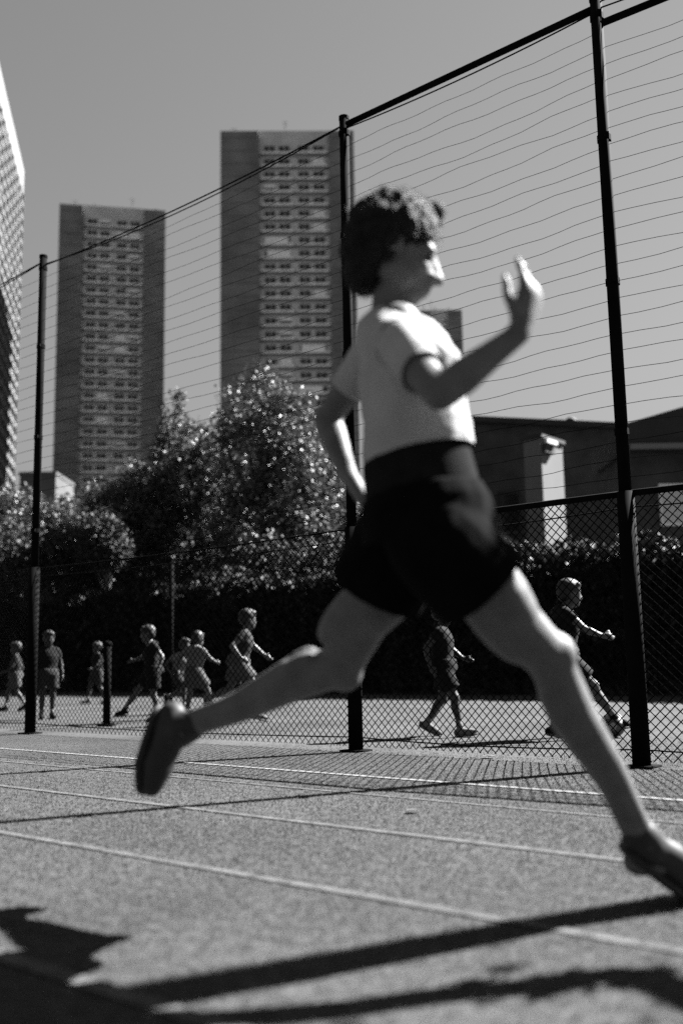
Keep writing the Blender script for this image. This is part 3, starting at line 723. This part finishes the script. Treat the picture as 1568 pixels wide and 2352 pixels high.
def kid(label, px, py, H, kind, ang, shirt, shorts, skin='k_skin', hair='short', vox=.014, shoe='k_dark', group='children playing beyond the fence', face=None, cat='child'):
    g = G(px, py); J = pose(kind); rot = Matrix.Rotation(R(ang), 3, 'Z'); W = {}
    for k, v in J.items():
        W[k] = rot @ v if k in ('hf', 'hu', 'cf', 'pn_r', 'pn_l') else g + rot @ (v * H)
    if face is not None: W['hf'] = Matrix.Rotation(R(face), 3, 'Z') @ Vector((1, 0, -.08))
    mm = dict(skin=M[skin], shirt=M[shirt], shorts=M[shorts], hair=M['k_hair'], shoe=M[shoe], sole=M['k_white'], sock=M['k_white'])
    person(label, W, H/1.72*1.05, mm, vox, False, group, 1.25, .4, g, hair, .5, 0, .7, cat, 1.08, sock=True)
kid('child running in grey top with bright sunlit arms, seen above the runner\'s rear calf', 548, 1660, 1.13, 'run', 20, 'k_mid', 'k_light', 'k_skin', shoe='k_white')
kid('child in dark clothes kicking a ball near the right fence post', 1300, 1696, 1.16, 'kick', 5, 'k_dark', 'k_dark', 'k_skin')
kid('child in black standing between the runner\'s legs beyond the fence', 1022, 1692, 1.02, 'walk', -15, 'k_dark', 'k_dark', 'k_skin_dark', shoe='k_white')
kid('child in mid grey at the far left edge left of the fence post', 34, 1634, .92, 'walk', 200, 'k_mid', 'k_light', 'k_skin_dark')
kid('child in dark top right beside the left fence post', 108, 1652, .98, 'stand', -60, 'k_dark', 'k_mid', 'k_skin_dark')
kid('child in dark top and grey shorts just left of the short post', 222, 1618, .95, 'walk', -140, 'k_dark', 'k_mid', 'k_skin_dark')
kid('child in dark clothes striding left of the thin pole', 352, 1658, 1.0, 'kick', 190, 'k_dark', 'k_dark', 'k_skin')
kid('child in white top just right of the thin pole', 412, 1640, .9, 'run', -30, 'k_white', 'k_mid', 'k_skin_dark')
kid('child in white T-shirt running above the runner\'s rear shoe', 446, 1650, .95, 'kick', 60, 'k_white', 'k_light', 'k_skin')
# football
g = G(1408, 1694); fb = empty('football', g); tag(fb, 'worn football at the kicking child\'s foot', 'ball')
mb = MB(); mb.ell((0, 0, .088), (.088, .088, .088), None, 28, 18); mb.build('bladder', M['ball'], fb, True)
for i in range(12):
    ph = math.acos(1 - 2*(i+.5)/12); th = math.pi*(1+5**.5)*i
    d = Vector((math.cos(th)*math.sin(ph), math.sin(th)*math.sin(ph), math.cos(ph)))
    a = d.orthogonal().normalized(); b = d.cross(a); mb = MB()
    k0 = [Vector((0, 0, .088)) + (d*.96 + (a*math.cos(2*math.pi*j/5) + b*math.sin(2*math.pi*j/5))*.36).normalized()*.0895 for j in range(5)]
    c0 = Vector((0, 0, .088)) + d*.0905; mb.v = [tuple(c0)] + [tuple(x) for x in k0]; mb.f = [(0, 1+j, 1+(j+1) % 5) for j in range(5)]
    mb.build('panel', M['ballspot'], fb, True)

# ------------------------------------------------------------------ turf fibres near the camera
rnd = random.Random(11); mb = MB(); nb = 0
while nb < 130000:
    Y = 1.45 + 6.0*rnd.random(); X = rnd.uniform(-.40, .40)*Y
    if rnd.random() > Y/7.5*2.2 or rnd.random() > min(1.0, (7.4 - Y)/4.6): continue
    nb += 1
    a = rnd.uniform(0, 6.283); l = rnd.uniform(.003, .010); wv = .0012*(.6 + Y*.25)
    dx, dy = math.cos(a)*wv, math.sin(a)*wv; lx, ly = rnd.gauss(0, .8)*l, rnd.gauss(0, .8)*l
    k = len(mb.v); mb.v += [(X-dx, Y-dy, 0), (X+dx, Y+dy, 0), (X+lx, Y+ly, l)]; mb.f.append((k, k+1, k+2))
M['fibre'] = mat('turf fibre', 0.06855, 0.8, 0.5, 30, spec=0.2, trans=0.3)
tag(mb.build('turf_fibres', M['fibre']), 'short worn turf fibres in the foreground', 'turf', None, 'stuff')

# ------------------------------------------------------------------ unseen tree, added right of the frame so its low limb shades the foreground
sv = Vector((sundir.x, sundir.y, 0)) / sundir.z
lim = [G(px, py) + sv*z + Vector((0, 0, z)) for px, py, z in ((1800, 2330, 1.12), (1640, 2318, 1.13), (1540, 2270, 1.15), (1440, 2240, 1.17), (1340, 2246, 1.19), (1200, 2268, 1.21), (1000, 2288, 1.24), (800, 2318, 1.28), (620, 2336, 1.33), (420, 2348, 1.4), (200, 2345, 1.46))]
yt = empty('shadow_tree', (3.5, 2.65, 0)); tag(yt, 'unseen tree added beside the fence so its drooping low limb shades the foreground from the right', 'tree')
O = Vector((3.5, 2.65, 0))
mb = MB(); mb.tube([(0, 0, 0), (.03, 0, 1.2), (-.02, .03, 2.4), (.05, 0, 3.4)], [.10, .08, .06, .02], 12, round_end=False); mb.build('trunk', M['bark'], yt, True)
lp = [Vector((0, 0, 1.75)), Vector((-.6, -.1, 1.5)), Vector((-1.2, -.25, 1.22))] + [p - O for p in lim]
mb = MB(); mb.tube(lp, [.06, .055, .05] + [.044, .044, .044, .044, .042, .042, .042, .044, .046, .045, .03], 10, round_end=False); mb.build('limb', M['bark'], yt, True)
mb = MB()
for i in range(2600):
    d = Vector((rnd.gauss(0, .38), rnd.gauss(0, .32), rnd.gauss(0, .4)))
    leaf(mb, Vector((.1, -.2, 3.1)) + d, rnd.uniform(.05, .1), rq(rnd))
for i in range(60):
    leaf(mb, lp[6].lerp(lp[8], rnd.random()) + Vector((rnd.gauss(0, .03), rnd.gauss(0, .03), .03 + rnd.gauss(0, .03))), rnd.uniform(.03, .06), rq(rnd))
tag(mb.build('crown', M['leaf'], yt), kind='stuff')

# ------------------------------------------------------------------ dry leaves on the pitch
def dry_leaf(label, px, py, size, rz):
    g = G(px, py); mb = MB(); n = 8
    for i in range(n):
        a0, a1 = i/n, (i+1)/n
        w0, w1 = math.sin(math.pi*a0)*.42, math.sin(math.pi*a1)*.42
        for sd in (-1, 1):
            z0, z1 = .25*(a0-.5)**2 + .02, .25*(a1-.5)**2 + .02
            q = [Vector((a0-.5, 0, z0)), Vector((a1-.5, 0, z1)), Vector((a1-.5, sd*w1, z1+.22*w1)), Vector((a0-.5, sd*w0, z0+.22*w0))]
            mb.quad(*[v*size + Vector((0, 0, .008)) for v in q])
    o = mb.build('dry_leaf', M['bark']); o.location = g; o.rotation_euler = (0, 0, rz); tag(o, label, 'leaf', 'dry leaves on the pitch')
dry_leaf('small dark curled leaf lying between the two faint pitch lines', 948, 1868, .06, .4)
dry_leaf('dark leaf-shaped fleck lying just in front of the fence right of the middle post', 1122, 1742, .09, 1.9)  # leaf shape used for a dark fleck on the ground
